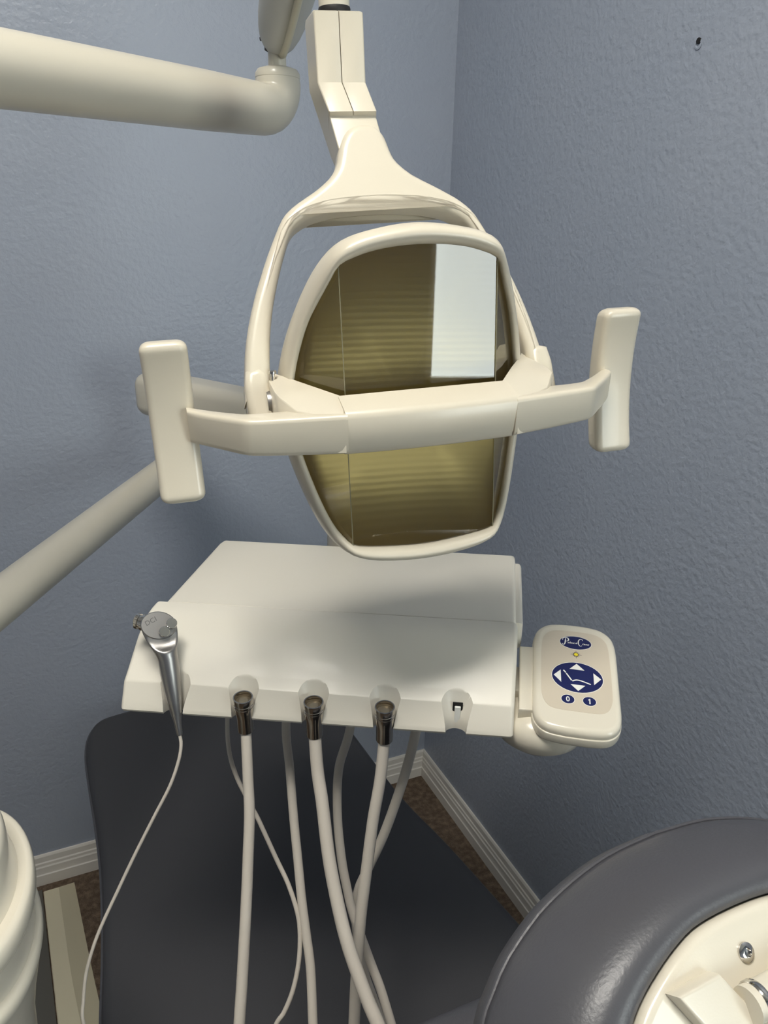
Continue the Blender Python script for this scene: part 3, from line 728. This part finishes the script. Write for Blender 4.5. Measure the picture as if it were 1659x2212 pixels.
# rounded hub under the right end
q = Mesh(); HC = tw(0.4465, 0.036, 0)
q.lathe([(0.02, 1.044), (0.03, 1.042), (0.0455, 1.034), (0.0505, 1.025), (0.0505, 1.016), (0.046, 1.004), (0.034, 0.994), (0.018, 0.988), (0.004, 0.9865)], HC, Z, 56)
q.build('pivot_hub', M['cream'], tray)
q = Mesh(); q.box(tw(0.40, 0.06, 1.045), TU, TV, Z, (0.09, 0.05, 0.012), 0.003, 2)
q.build('hub_plate', M['cream_arm'], tray)

# ------------------------------------------------------------------ handpiece hoses
HOSES = {
    'HOSE_1': [(0.1343, -0.009, 1.0051), (0.141, -0.0343, 0.9648), (0.1459, -0.0522, 0.9373), (0.149, -0.076, 0.9016), (0.1518, -0.1, 0.867), (0.1542, -0.1238, 0.8343), (0.156, -0.1419, 0.8106), (0.158, -0.165, 0.7819)],
    'HOSE_2': [(0.2085, -0.009, 1.0038), (0.2137, -0.0265, 0.9771), (0.2212, -0.0437, 0.9517), (0.2324, -0.0731, 0.9101), (0.2451, -0.0986, 0.8763), (0.2573, -0.1194, 0.8507), (0.2708, -0.1376, 0.8298), (0.2836, -0.1536, 0.8127), (0.2934, -0.165, 0.8012)],
    'HOSE_3': [(0.2818, -0.009, 1.0037), (0.2793, -0.022, 0.9675), (0.274, -0.0364, 0.9273), (0.2697, -0.0541, 0.8778), (0.2661, -0.0703, 0.8323), (0.2647, -0.0848, 0.7916), (0.2642, -0.0985, 0.7531), (0.2644, -0.11, 0.7208)],
    'BACK_1': [(0.1597, 0.07, 0.9637), (0.1687, 0.0424, 0.9202), (0.1787, 0.0117, 0.8739), (0.1868, -0.0109, 0.8412), (0.1958, -0.0363, 0.806), (0.2045, -0.0575, 0.7781), (0.2123, -0.0774, 0.7533), (0.2201, -0.11, 0.7145)],
    'BACK_2': [(0.236, 0.07, 0.9637), (0.2254, 0.0483, 0.9207), (0.2271, 0.0249, 0.8763), (0.2346, 0.0026, 0.8356), (0.2433, -0.0135, 0.8071), (0.2526, -0.0275, 0.783), (0.2735, -0.0507, 0.7451), (0.2879, -0.0659, 0.7211), (0.3025, -0.085, 0.6916)],
    'BACK_3': [(0.3137, 0.05, 0.9848), (0.3058, 0.038, 0.9421), (0.2941, 0.0259, 0.8979), (0.2806, 0.0145, 0.8555), (0.2646, 0.0041, 0.8161), (0.2549, -0.0033, 0.7877), (0.2549, -0.0136, 0.7491), (0.2651, -0.0275, 0.6979), (0.278, -0.0369, 0.664), (0.2902, -0.045, 0.6344)],
    'THIN_FRONT': [(0.0656, -0.02, 1.0091), (0.0685, -0.0266, 0.9967), (0.0671, -0.0346, 0.9816), (0.0604, -0.0461, 0.9594), (0.0465, -0.0608, 0.931), (0.0287, -0.08, 0.8939), (0.0142, -0.0973, 0.8613), (0.0008, -0.1141, 0.8301), (-0.0061, -0.1263, 0.8081), (-0.0092, -0.1372, 0.7892), (-0.0086, -0.1487, 0.7699), (-0.0051, -0.16, 0.7518)],
    'THIN_BACK': [(0.0891, 0.07, 0.9644), (0.0952, 0.0504, 0.9323), (0.1077, 0.0347, 0.9077), (0.1292, 0.017, 0.8816), (0.1394, 0.0085, 0.8695), (0.1608, -0.0113, 0.8415), (0.1792, -0.0282, 0.8186), (0.1926, -0.0453, 0.7957), (0.1974, -0.0583, 0.7782), (0.1985, -0.0741, 0.7571), (0.195, -0.0899, 0.7361), (0.1877, -0.1029, 0.7186), (0.1803, -0.11, 0.7088)],
}
def hose(name, label, front, backp, rf, rb, low, a, tint):
    t = thing(name, label, 'handpiece hose', tw(a, -0.013, 1.05))
    top, bot = tw(a + 0.0018, -0.0135, 1.053), tw(a + 0.0018, -0.0085, 1.0085)
    ax = (top - bot).normalized(); L_ = (top - bot).length
    q = Mesh()
    q.lathe([(0.0074, 0), (0.0088, 0.001), (0.0089, L_ * 0.45), (0.0098, L_ * 0.6), (0.0098, L_ * 0.70), (0.0103, L_ * 0.71), (0.0103, L_ * 0.745), (0.0098, L_ * 0.75), (0.0098, L_ * 0.775), (0.0104, L_ * 0.785), (0.0104, L_ * 0.82), (0.0099, L_ * 0.83), (0.0099, L_ * 0.855), (0.0106, L_ * 0.865), (0.0106, L_ - 0.001), (0.0103, L_), (0.0091, L_), (0.0088, L_ - 0.0012), (0.0084, L_ - 0.006)], bot, ax, 40, True)
    q.build('coupler', M['dark_chrome'], t, sharp=25)
    q = Mesh(); q.lathe([(0.0083, L_ - 0.0068), (0.0083, L_ - 0.0056), (0.005, L_ - 0.0054), (0.0048, L_ - 0.0044), (0.001, L_ - 0.0044)], bot, ax, 32)
    q.build('coupler_face', M['coupler_inside'], t, sharp=25)
    P = [tw(*p) for p in front]
    P[0] = bot - ax * -0.001
    Q = [tw(*p) for p in backp]
    e0, e1_ = P[-1], Q[-1]
    d0 = (P[-1] - P[-2]).normalized(); d1 = (Q[-1] - Q[-2]).normalized()
    lp = [e0 + d0 * low * 0.5 - Z * low * .1, (e0 + e1_) / 2 + (d0 + d1) * low * 0.5 - Z * low * 0.35, e1_ + d1 * low * 0.5 - Z * low * .1]
    up = [tw(backp[0][0] + 0.006, backp[0][1] + 0.022, 1.046)]
    full_ = catmull(P + lp + list(reversed(Q)) + up, 8)
    n_ = len(full_); k0 = len(P) * 8
    rad = [rf if i < k0 else max(rb, rf + (rb - rf) * (i - k0) / (3 * 8)) if rb < rf else rb for i in range(n_)]
    q = Mesh(); q.tube(full_, rad, 18)
    q.build('hose_tube', M['hose'], t)
    return t
hose('handpiece_hose', 'grey handpiece hose with metal coupler in the second tray notch from left', HOSES['HOSE_1'], HOSES['BACK_1'], 0.0057, 0.0052, 0.05, 0.1322, 0)
hose('handpiece_hose', 'thickest grey handpiece hose, its ridged coupler in the middle tray notch', HOSES['HOSE_2'], HOSES['BACK_2'], 0.0067, 0.0052, 0.05, 0.2062, 0)
hose('handpiece_hose', 'grey handpiece hose with coupler in the fourth notch, beside the empty notch', HOSES['HOSE_3'], HOSES['BACK_3'], 0.0062, 0.0056, 0.05, 0.2800, 0)
for o in S.objects:
    if o.get('category') == 'handpiece hose': o['group'] = 'handpiece hoses hanging from the tray'

# ------------------------------------------------------------------ air and water syringe
SB0, ST0 = tw(0.0655, -0.0205, 1.0085), tw(0.0475, 0.0085, 1.094)
syr = thing('air_water_syringe', 'brushed metal air and water syringe standing in the leftmost tray notch', 'syringe', SB0)
ax = (ST0 - SB0).normalized()
tn = (V(CAM) - ST0); tn.z = 0; tn.normalize()
face_n = (tn * 0.78 + Z * 0.6 + TU * 0.12).normalized()
left = (TU * -1 + Z * 0.12 + TV * 0.15).normalized()
q = Mesh(); q.lathe([(0.0028, -0.003), (0.0034, 0.0), (0.0042, 0.012), (0.0062, 0.022), (0.0078, 0.034), (0.0094, 0.05), (0.0104, 0.066), (0.0106, 0.08)], SB0, ax, 36)
q.build('syringe_handle', M['steel'], syr, sharp=60)
# head: sections sweep from the handle's round up to the slanted oval top face
HCN = ST0 + ax * 0.022 + TU * -0.0045
fu = (TU - face_n * TU.dot(face_n)).normalized(); fv = face_n.cross(fu)
rings = []
for k in range(9):
    t = k / 8; s = t * t * (3 - 2 * t)
    c = (SB0 + ax * 0.078).lerp(HCN, t); nrm = ax.lerp(face_n, s).normalized()
    au = (fu - nrm * fu.dot(nrm)).normalized(); av = nrm.cross(au)
    ra, rb_ = 0.0106 + (0.0185 - 0.0106) * s, 0.0106 + (0.0148 - 0.0106) * s
    rings.append([c + au * ra * math.cos(2 * math.pi * j / 40) + av * rb_ * math.sin(2 * math.pi * j / 40) for j in range(40)])
c = HCN
rings.append([c + face_n * 0.0012 + fu * 0.0176 * math.cos(2 * math.pi * j / 40) + fv * 0.0139 * math.sin(2 * math.pi * j / 40) for j in range(40)])
q = Mesh(); q.loft(rings); head = q.build('syringe_head', M['steel'], syr, sharp=40)
for du, dv in ((0.0125, 0.003), (0.0065, -0.0065)):
    q = Mesh(); q.lathe([(0.0038, -0.001), (0.0038, 0.0022), (0.0054, 0.0024), (0.0056, 0.0055), (0.0052, 0.006)], HCN + fu * du + fv * dv + face_n * 0.001, face_n, 32)
    q.build('push_button', M['chrome'], syr, sharp=30)
q = Mesh(); q.lathe([(0.0088, -0.004), (0.0088, 0.0015), (0.0072, 0.0022), (0.0072, 0.0045), (0.0084, 0.005), (0.0086, 0.0078), (0.0074, 0.009), (0.004, 0.0092)], HCN + left * 0.0165 - face_n * 0.006, left, 32)
q.build('nozzle_collar', M['chrome'], syr, sharp=30)
def hw(x, y): return HCN + face_n * 0.00135 + fu * (x - 0.0085) + fv * (y + 0.003)
g = text_mesh('DCI', 0.0072, lambda x, y: hw(x * 0.8 - y * 0.6, x * 0.6 + y * 0.8), spacing=1.05)
g.build('etched_letters', M['grey_print'], head, smooth=False)
P = [tw(*p) for p in HOSES['THIN_FRONT']]; Q = [tw(*p) for p in HOSES['THIN_BACK']]
P[0] = SB0 + ax * -0.001
lp = [P[-1] + V((0.01, -0.01, -0.05)), P[-1].lerp(Q[-1], 0.25) + V((0, 0, -0.11)), P[-1].lerp(Q[-1], 0.75) + V((0, 0, -0.09)), Q[-1] + (Q[-1] - Q[-2]).normalized() * 0.03 + V((0, 0, -0.015))]
full_ = catmull(P + lp + list(reversed(Q)) + [tw(HOSES['THIN_BACK'][0][0], 0.09, 1.046)], 8)
q = Mesh(); q.tube(full_, [0.0018 if i < len(P) * 8 else 0.0026 for i in range(len(full_))], 14)
q.build('syringe_tube', M['hose'], syr)
